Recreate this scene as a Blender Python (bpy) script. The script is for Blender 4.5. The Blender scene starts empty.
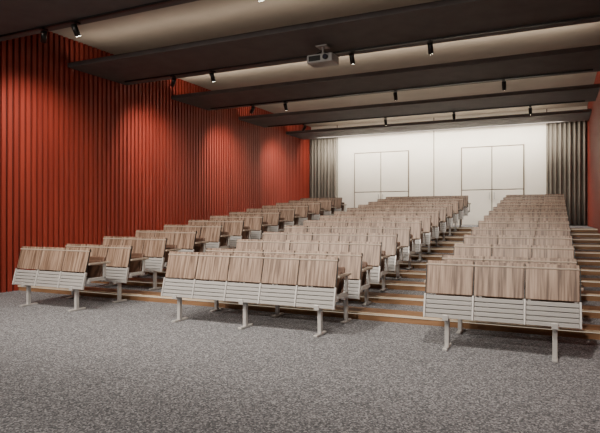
import bpy, bmesh, math, random
from mathutils import Vector, Matrix
random.seed(3)
S=bpy.context.scene
COL=S.collection

# ---------------- materials ----------------
def new_mat(name, color=(.5,.5,.5), rough=.6, metal=0.0):
    m=bpy.data.materials.new(name); m.use_nodes=True
    b=m.node_tree.nodes['Principled BSDF']
    b.inputs['Base Color'].default_value=(*color,1)
    b.inputs['Roughness'].default_value=rough
    b.inputs['Metallic'].default_value=metal
    return m
def N(m,t): return m.node_tree.nodes.new(t)
def L(m,a,b): m.node_tree.links.new(a,b)
def ramp(m,stops):
    r=N(m,'ShaderNodeValToRGB'); e=r.color_ramp.elements
    while len(e)<len(stops): e.new(.5)
    for i,(p,c) in enumerate(stops):
        e[i].position=p; e[i].color=(*c,1)
    return r
def noise_mat(name, stops, scale=(1,1,1), nscale=5, detail=4, rough=.7, bump=0, coord='Object', metal=0):
    m=new_mat(name,rough=rough,metal=metal)
    b=m.node_tree.nodes['Principled BSDF']
    tc=N(m,'ShaderNodeTexCoord'); mp=N(m,'ShaderNodeMapping')
    mp.inputs['Scale'].default_value=scale
    L(m,tc.outputs[coord],mp.inputs['Vector'])
    n=N(m,'ShaderNodeTexNoise'); n.inputs['Scale'].default_value=nscale; n.inputs['Detail'].default_value=detail
    L(m,mp.outputs[0],n.inputs['Vector'])
    r=ramp(m,stops); L(m,n.outputs['Fac'],r.inputs[0]); L(m,r.outputs[0],b.inputs['Base Color'])
    if bump:
        bp=N(m,'ShaderNodeBump'); bp.inputs['Strength'].default_value=bump; bp.inputs['Distance'].default_value=.01
        L(m,n.outputs['Fac'],bp.inputs['Height']); L(m,bp.outputs[0],b.inputs['Normal'])
    return m
def carpet():
    m=new_mat('carpet_grey',rough=.95); b=m.node_tree.nodes['Principled BSDF']
    tc=N(m,'ShaderNodeTexCoord')
    v=N(m,'ShaderNodeTexVoronoi'); v.inputs['Scale'].default_value=92; L(m,tc.outputs['Object'],v.inputs['Vector'])
    sp=N(m,'ShaderNodeSeparateColor'); L(m,v.outputs['Color'],sp.inputs[0])
    r=ramp(m,[(0,(.07,.073,.083)),(.35,(.14,.145,.16)),(.7,(.23,.237,.255)),(1,(.46,.465,.49))])
    L(m,sp.outputs[0],r.inputs[0]); L(m,r.outputs[0],b.inputs['Base Color'])
    return m
M_carpet=carpet()
M_red=noise_mat('red_slat_paint',[(.3,(.245,.031,.019)),(.7,(.33,.044,.026))],scale=(1,1,.1),nscale=6,rough=.55)
M_redback=new_mat('red_backing',(.04,.008,.006),.8)
M_white=noise_mat('cream_wall_panel',[(.3,(.80,.77,.70)),(.7,(.85,.82,.75))],nscale=1.5,rough=.6)
M_seam=new_mat('panel_seam',(.16,.13,.10),.7)
M_beige=noise_mat('ceiling_plaster',[(.3,(.42,.37,.32)),(.7,(.47,.415,.36))],nscale=2,rough=.9)
M_dark=noise_mat('beam_charcoal',[(.3,(.10,.094,.096)),(.7,(.125,.117,.12))],nscale=3,rough=.8)
M_black=new_mat('black_metal',(.012,.012,.012),.4,.3)
M_silver=new_mat('silver_powdercoat',(.52,.515,.505),.38,.25)
M_grille=new_mat('grille_backing',(.30,.295,.29),.6)
M_curtain=noise_mat('curtain_fabric',[(.3,(.15,.135,.115)),(.7,(.21,.19,.165))],scale=(1,1,.2),nscale=8,rough=.95)
M_seat=noise_mat('dark_walnut_seat',[(.3,(.08,.042,.027)),(.7,(.14,.075,.048))],scale=(8,8,1),nscale=3,rough=.45)
M_arm=new_mat('beige_armrest',(.40,.33,.27),.5)
M_riser=noise_mat('oak_riser',[(.3,(.21,.11,.052)),(.7,(.33,.185,.095))],scale=(1,6,10),nscale=2,rough=.5)
M_nose=noise_mat('pale_nosing',[(.3,(.62,.50,.36)),(.7,(.74,.61,.45))],scale=(1,6,10),nscale=2,rough=.45)
M_lens=new_mat('glass_lens',(.05,.05,.07),.08)
M_body=new_mat('projector_plastic',(.34,.34,.34),.4)
def emi(name,c,s):
    m=new_mat(name); b=m.node_tree.nodes['Principled BSDF']
    b.inputs['Emission Color'].default_value=(*c,1); b.inputs['Emission Strength'].default_value=s
    return m
M_lamp=emi('lamp_face',(1,.93,.8),25)
M_led=emi('step_led_strip',(1,.88,.68),.55)
def wood():
    m=new_mat('walnut_laminate',rough=.42); b=m.node_tree.nodes['Principled BSDF']
    tc=N(m,'ShaderNodeTexCoord'); oi=N(m,'ShaderNodeObjectInfo')
    add=N(m,'ShaderNodeVectorMath'); add.operation='MULTIPLY_ADD'
    L(m,oi.outputs['Random'],add.inputs[0]); add.inputs[1].default_value=(37,11,5); L(m,tc.outputs['Object'],add.inputs[2])
    mp=N(m,'ShaderNodeMapping'); mp.inputs['Scale'].default_value=(19,3,.6); L(m,add.outputs[0],mp.inputs['Vector'])
    n=N(m,'ShaderNodeTexNoise'); n.inputs['Scale'].default_value=2.2; n.inputs['Detail'].default_value=6; n.inputs['Distortion'].default_value=.3
    L(m,mp.outputs[0],n.inputs['Vector'])
    r=ramp(m,[(.34,(.095,.056,.038)),(.45,(.195,.128,.090)),(.55,(.285,.197,.145)),(.68,(.39,.285,.215))])
    L(m,n.outputs['Fac'],r.inputs[0]); L(m,r.outputs[0],b.inputs['Base Color'])
    return m
M_wood=wood()

# ---------------- mesh helper ----------------
class MB:
    def __init__(s,mats): s.bm=bmesh.new(); s.mats=mats
    def box(s,lo,hi,mat=0,bev=0,M=None,seg=2):
        lo=Vector(lo); hi=Vector(hi); c=(lo+hi)/2; d=hi-lo
        r=bmesh.ops.create_cube(s.bm,size=1); vs=r['verts']
        for v in vs: v.co=Vector((v.co.x*d.x,v.co.y*d.y,v.co.z*d.z))+c
        fs=set(f for v in vs for f in v.link_faces)
        if bev:
            es=list(set(e for v in vs for e in v.link_edges))
            rb=bmesh.ops.bevel(s.bm,geom=es,offset=bev,segments=seg,affect='EDGES',profile=.5)
            vs=list(set(rb['verts'])|set(v for v in vs if v.is_valid))
            fs=set(f for v in vs for f in v.link_faces)
        for f in fs: f.material_index=mat
        if M is not None:
            for v in set(v for f in fs for v in f.verts): v.co=M@v.co
    def cyl(s,p0,p1,r,mat=0,seg=14,r2=None):
        p0=Vector(p0);p1=Vector(p1); d=p1-p0
        R=d.to_track_quat('Z','Y').to_matrix().to_4x4()
        r_=bmesh.ops.create_cone(s.bm,cap_ends=True,segments=seg,radius1=r,radius2=r if r2 is None else r2,depth=d.length,matrix=Matrix.Translation((p0+p1)/2)@R)
        for f in set(f for v in r_['verts'] for f in v.link_faces):
            f.material_index=mat; f.smooth=len(f.verts)==4
    def quad(s,pts,mat=0):
        f=s.bm.faces.new([s.bm.verts.new(p) for p in pts]); f.material_index=mat; return f
    def mesh(s,name):
        me=bpy.data.meshes.new(name); s.bm.to_mesh(me); s.bm.free()
        for m in s.mats: me.materials.append(m)
        return me
    def obj(s,name,loc=(0,0,0),rot=(0,0,0),parent=None):
        return link(name,s.mesh(name),loc,rot,parent)
def link(name,me,loc=(0,0,0),rot=(0,0,0),parent=None):
    o=bpy.data.objects.new(name,me); o.location=loc; o.rotation_euler=rot; COL.objects.link(o)
    if parent: o.parent=parent
    return o

XL,XR,YF,YB=-8.92,1.0,-4.5,19.9
ZC=4.95; ZS=4.35
ROWS=13; PITCH=.84; RISE=.095; Y0=5.65
NR=ROWS-2
riser=[Y0+PITCH*k+.26 for k in range(1,NR+1)]

# ---------------- floor + tiers ----------------
b=MB([M_carpet]); b.box((XL-.2,YF-.2,-.2),(XR+.2,YB+.2,0)); b.obj('floor')
b=MB([M_carpet,M_riser,M_nose,M_led])
xa,xb=XL+.052,XR-.052
for k,y in enumerate(riser,1):
    z=RISE*k; y2=riser[k] if k<len(riser) else YB-.05
    zp=RISE*(k-1)
    b.quad([(xa,y,z),(xb,y,z),(xb,y2,z),(xa,y2,z)],0)
    b.quad([(xa,y,zp),(xb,y,zp),(xb,y,z),(xa,y,z)],1)
    b.box((xa,y-.02,z-.016),(xb,y+.012,z+.004),2)
    b.box((xa,y-.014,z-.0225),(xb,y-.004,z-.0162),3)   # small led strip below nosing
    b.box((xa,y+.012,z-.02),(xb,y+.36,z+.003),1)
b.obj('floor_tiers')

# ---------------- walls ----------------
def slat_wall(name,x,sgn):
    b=MB([M_redback,M_red])
    b.box((min(x,x-sgn*.2),YF,0),(max(x,x-sgn*.2),YB,ZC+.1),0)
    y=YF+.05
    while y<YB-.08:
        b.box((min(x,x+sgn*.05),y,0.0),(max(x,x+sgn*.05),y+.075,ZC),1)
        y+=.125
    return b.obj(name)
slat_wall('wall_left',XL,1)
slat_wall('wall_right',XR,-1)
b=MB([M_dark]); b.box((XL-.2,YF-.2,0),(XR+.2,YF,ZC+.1)); b.obj('wall_front')
b=MB([M_white,M_seam])
b.box((XL-.2,YB,0),(XR+.2,YB+.2,ZC+.1),0)
for x in (-7.76,-3.99,-.25):
    b.box((x-.015,YB-.006,1),(x+.015,YB,ZC),1)
b.obj('wall_back')
zt=RISE*NR
def door(name,x0,x1):
    b=MB([M_white,M_seam,M_silver])
    b.box((x0-.04,YB-.012,zt),(x1+.04,YB-.004,3.81),1)
    xm=(x0+x1)/2
    for a,c in ((x0,xm-.016),(xm+.016,x1)):
        b.box((a,YB-.045,zt+.01),(c,YB-.012,2.27),0,.004)
        b.box((a,YB-.045,2.30),(c,YB-.012,3.77),0,.004)
    for sx in(-.08,.08):
        b.box((xm+sx-.012,YB-.10,zt+.9),(xm+sx+.012,YB-.08,zt+1.15),2)
        b.box((xm+sx-.012,YB-.09,zt+.92),(xm+sx+.012,YB-.04,zt+.94),2)
        b.box((xm+sx-.012,YB-.09,zt+1.11),(xm+sx+.012,YB-.04,zt+1.13),2)
    b.obj(name)
door('door_1',-7.01,-4.94); door('door_2',-2.99,-.98)

def curtain(x0,x1):
    bm=bmesh.new(); n=int((x1-x0)*70); prev=None
    for i in range(n+1):
        t=i/n; x=x0+(x1-x0)*t
        y=YB-.22+.06*math.sin(t*(x1-x0)*2*math.pi/.14)+.015*math.sin(t*31)
        col=[bm.verts.new((x,y+.01*math.sin(z*2+t*9),z)) for z in (zt+.01,2,3,4.6)]
        if prev:
            for j in range(3):
                f=bm.faces.new((prev[j],col[j],col[j+1],prev[j+1])); f.smooth=True
        prev=col
    me=bpy.data.meshes.new('curtain'); bm.to_mesh(me); bm.free(); me.materials.append(M_curtain)
    o=link('curtain',me); md=o.modifiers.new('s','SOLIDIFY'); md.thickness=.006
curtain(-8.84,-7.72); curtain(-.22,.93)

# ---------------- ceiling ----------------
b=MB([M_beige]); b.box((XL-.2,YF-.2,ZC),(XR+.2,YB+.2,ZC+.2)); b.obj('ceiling')
beams=[(YF,6.2),(7.85,9.5),(11.1,12.75),(14.35,16.0),(17.6,19.15)]
for i,(a,c) in enumerate(beams):
    b=MB([M_dark,M_beige]); b.box((XL+.05,a,ZS),(XR-.05,c,ZS+.09),0)
    b.obj('ceiling_beam')
def area(name,loc,rot,sx,sy,e,c=(1,.87,.72)):
    l=bpy.data.lights.new(name,'AREA'); l.shape='RECTANGLE'; l.size=sx; l.size_y=sy; l.energy=e; l.color=c
    o=bpy.data.objects.new(name,l); o.location=loc; o.rotation_euler=rot; COL.objects.link(o); return o
xm=(XL+XR)/2
for i,(a,c) in enumerate(beams[1:]):
    area('cove_light',(xm,a+.12,ZS+.13),(math.radians(160),0,0),9.4,.06,(20,46,52,52)[i],(1,.85,.68))
area('wall_washer',(-4,18.9,4.33),(math.radians(42),0,0),8.4,.08,360,(1,.90,.76))

# ---------------- tracks + spots ----------------
def track(y,xs,e,target,cone=75,zs=ZS-.001):
    b=MB([M_black]); b.box((XL+.3,y-.02,zs-.03),(XR-.3,y+.02,zs)); b.obj('light_track')
    for x in xs:
        t=target(x); p=Vector((x,y,zs-.17)); d=(Vector(t)-p).normalized()
        b=MB([M_black,M_lamp])
        b.box((x-.03,y-.06,zs-.06),(x+.03,y+.06,zs-.03),0)
        b.cyl((x,y,zs-.03),(x,y,zs-.17),.010,0)
        b.cyl(p-d*.10,p+d*.08,.045,0,18)
        b.cyl(p+d*.08,p+d*.083,.036,1,18)
        o=b.obj('track_spotlight')
        if e:
            wall=x<-7
            l=bpy.data.lights.new('spot_lamp','SPOT'); l.energy=e*(1.6 if wall else 1); l.color=(1,.89,.77); l.spot_size=math.radians(78 if wall else cone); l.spot_blend=1; l.shadow_soft_size=.08
            so=bpy.data.objects.new('spot_lamp',l); so.location=p+d*.10; so.rotation_euler=d.to_track_quat('-Z','Y').to_euler(); COL.objects.link(so); so.parent=o
track(2.6,[-6.9,-5.0,-3.2,-.6],560,lambda x:(x*1.0,7.0,.3),105)  # added track, out of view, lights the seat fronts from above the stage
track(-.8,[-6.9,-4,-1],500,lambda x:(x,4.0,0),115)  # unseen track behind the camera, added as fill for floor and front rows
track(6.0,[-7.3,-6.6,-3.4,-1.2],185,lambda x:(XL,7.2,2.5) if x<-7 else (x,8.2,.5),95)
track(9.2,[-7.3,-6.3,-3.3,-1.9],210,lambda x:(XL,10.4,2.6) if x<-7 else (x,11,.9),95)
track(12.5,[-7.3,-6.3,-3.4,-1.0],220,lambda x:(XL,13.6,2.7) if x<-7 else (x,14,1.2),95)
track(15.8,[-7.3,-4.6,-2.6,-.6],210,lambda x:(XL,16.8,2.8) if x<-7 else (x,17.2,1.3),95)

# projector
b=MB([M_body,M_black,M_lens])
b.box((-.24,-.17,-.32),(.24,.17,-.17),0,.02)
b.box((-.20,-.175,-.29),(.02,-.168,-.20),1)
b.cyl((.12,-.16,-.245),(.12,-.21,-.245),.045,1,18); b.cyl((.12,-.205,-.245),(.12,-.215,-.245),.036,2,18)
b.cyl((0,0,-.17),(0,0,-.02),.022,0); b.box((-.1,-.1,-.02),(.1,.1,0),0)
for x,y in((-.16,-.1),(.16,-.1),(-.16,.1),(.16,.1)): b.cyl((x,y,-.175),(0,0,-.08),.008,1)
b.obj('ceiling_projector',(-3.70,8.8,ZS-.001))

# ---------------- seating ----------------
SW=.476
def seat_unit(n,legs):
    b=MB([M_wood,M_silver,M_seat,M_arm,M_black,M_grille])
    W=n*SW; zb,ztp=.32,.89
    ang=math.atan2(.15,.57)
    T=Matrix.Translation((0,-.09,zb))@Matrix.Rotation(-ang,4,'X')
    H=.59; hs=.235
    for i in range(n):
        x0=-W/2+i*SW; x1=x0+SW
        b.box((x0+.007,-.012,hs+.012),(x1-.007,.012,H),0,.005,T)
        ns=5
        for j in range(ns):
            z0=.004+j*(hs/ns)
            M=T@Matrix.Translation((0,0,z0+.02))@Matrix.Rotation(math.radians(12),4,'X')
            b.box((x0+.012,-.008,-.019),(x1-.012,.006,.019),1,.003,M,1)
        b.box((x0+.012,.012,.01),(x1-.012,.016,hs),5,0,T)
        S2=Matrix.Translation((0,.30,.40))@Matrix.Rotation(math.radians(-14),4,'X')
        b.box((x0+.04,-.02,0),(x1-.04,.02,.36),2,.018,S2)
        b.box((x0+.07,-.05,.03),(x1-.07,-.021,.30),2,.01,S2)
        b.cyl((x0+.03,.27,.43),(x1-.03,.27,.43),.014,1)
    for i in range(n+1):
        x=-W/2+i*SW; w=.010
        b.box((x-w,-.018,0),(x+w,.02,hs+.01),1,.003,T,1)
        b.box((x-.004,-.004,hs),(x+.004,.010,H-.005),4,0,T)
        b.box((x-.012,.02,.42),(x+.012,.34,.47),1,.004)
        b.box((x-.012,.30,.44),(x+.012,.345,.66),1,.004)
        b.box((x-.028,.02,.655),(x+.028,.42,.685),3,.009)
    b.box((-W/2,.03,.845),(W/2,.10,.862),3,.005)
    b.box((-W/2,0.0,.39),(W/2,.07,.45),1,.006)
    for x in legs:
        b.box((x-.022,-.02,.02),(x+.022,.035,.46),1,.006)
        b.box((x-.025,-.13,.0),(x+.025,.16,.028),1,.008)
        b.box((x-.03,-.105,.30),(x+.03,-.02,.36),1,.006)
    return b.mesh('auditorium_seat_row_%d'%n)
m5=seat_unit(5,[-.985,0,.985]); m3=seat_unit(3,[-.5,.5])
for k in range(ROWS):
    y=Y0+PITCH*k; lv=max(0,k-1); z=RISE*lv+(.004 if lv else 0)
    link('auditorium_seat_row',m3,(-.50,y,z))
    link('auditorium_seat_row',m5,(-3.40,y,z))
    link('auditorium_seat_row',m3,(-6.71,y,z))

# ---------------- world + camera ----------------
w=bpy.data.worlds.new('world'); S.world=w; w.use_nodes=True
w.node_tree.nodes['Background'].inputs[0].default_value=(.05,.05,.055,1)
cam=bpy.data.cameras.new('camera'); co=bpy.data.objects.new('camera',cam); COL.objects.link(co)
cam.sensor_width=36; cam.lens=36*541/600
co.location=(0,0,1.35)
th=math.atan2(255,541)
co.rotation_euler=(math.radians(90),0,th)
S.camera=co
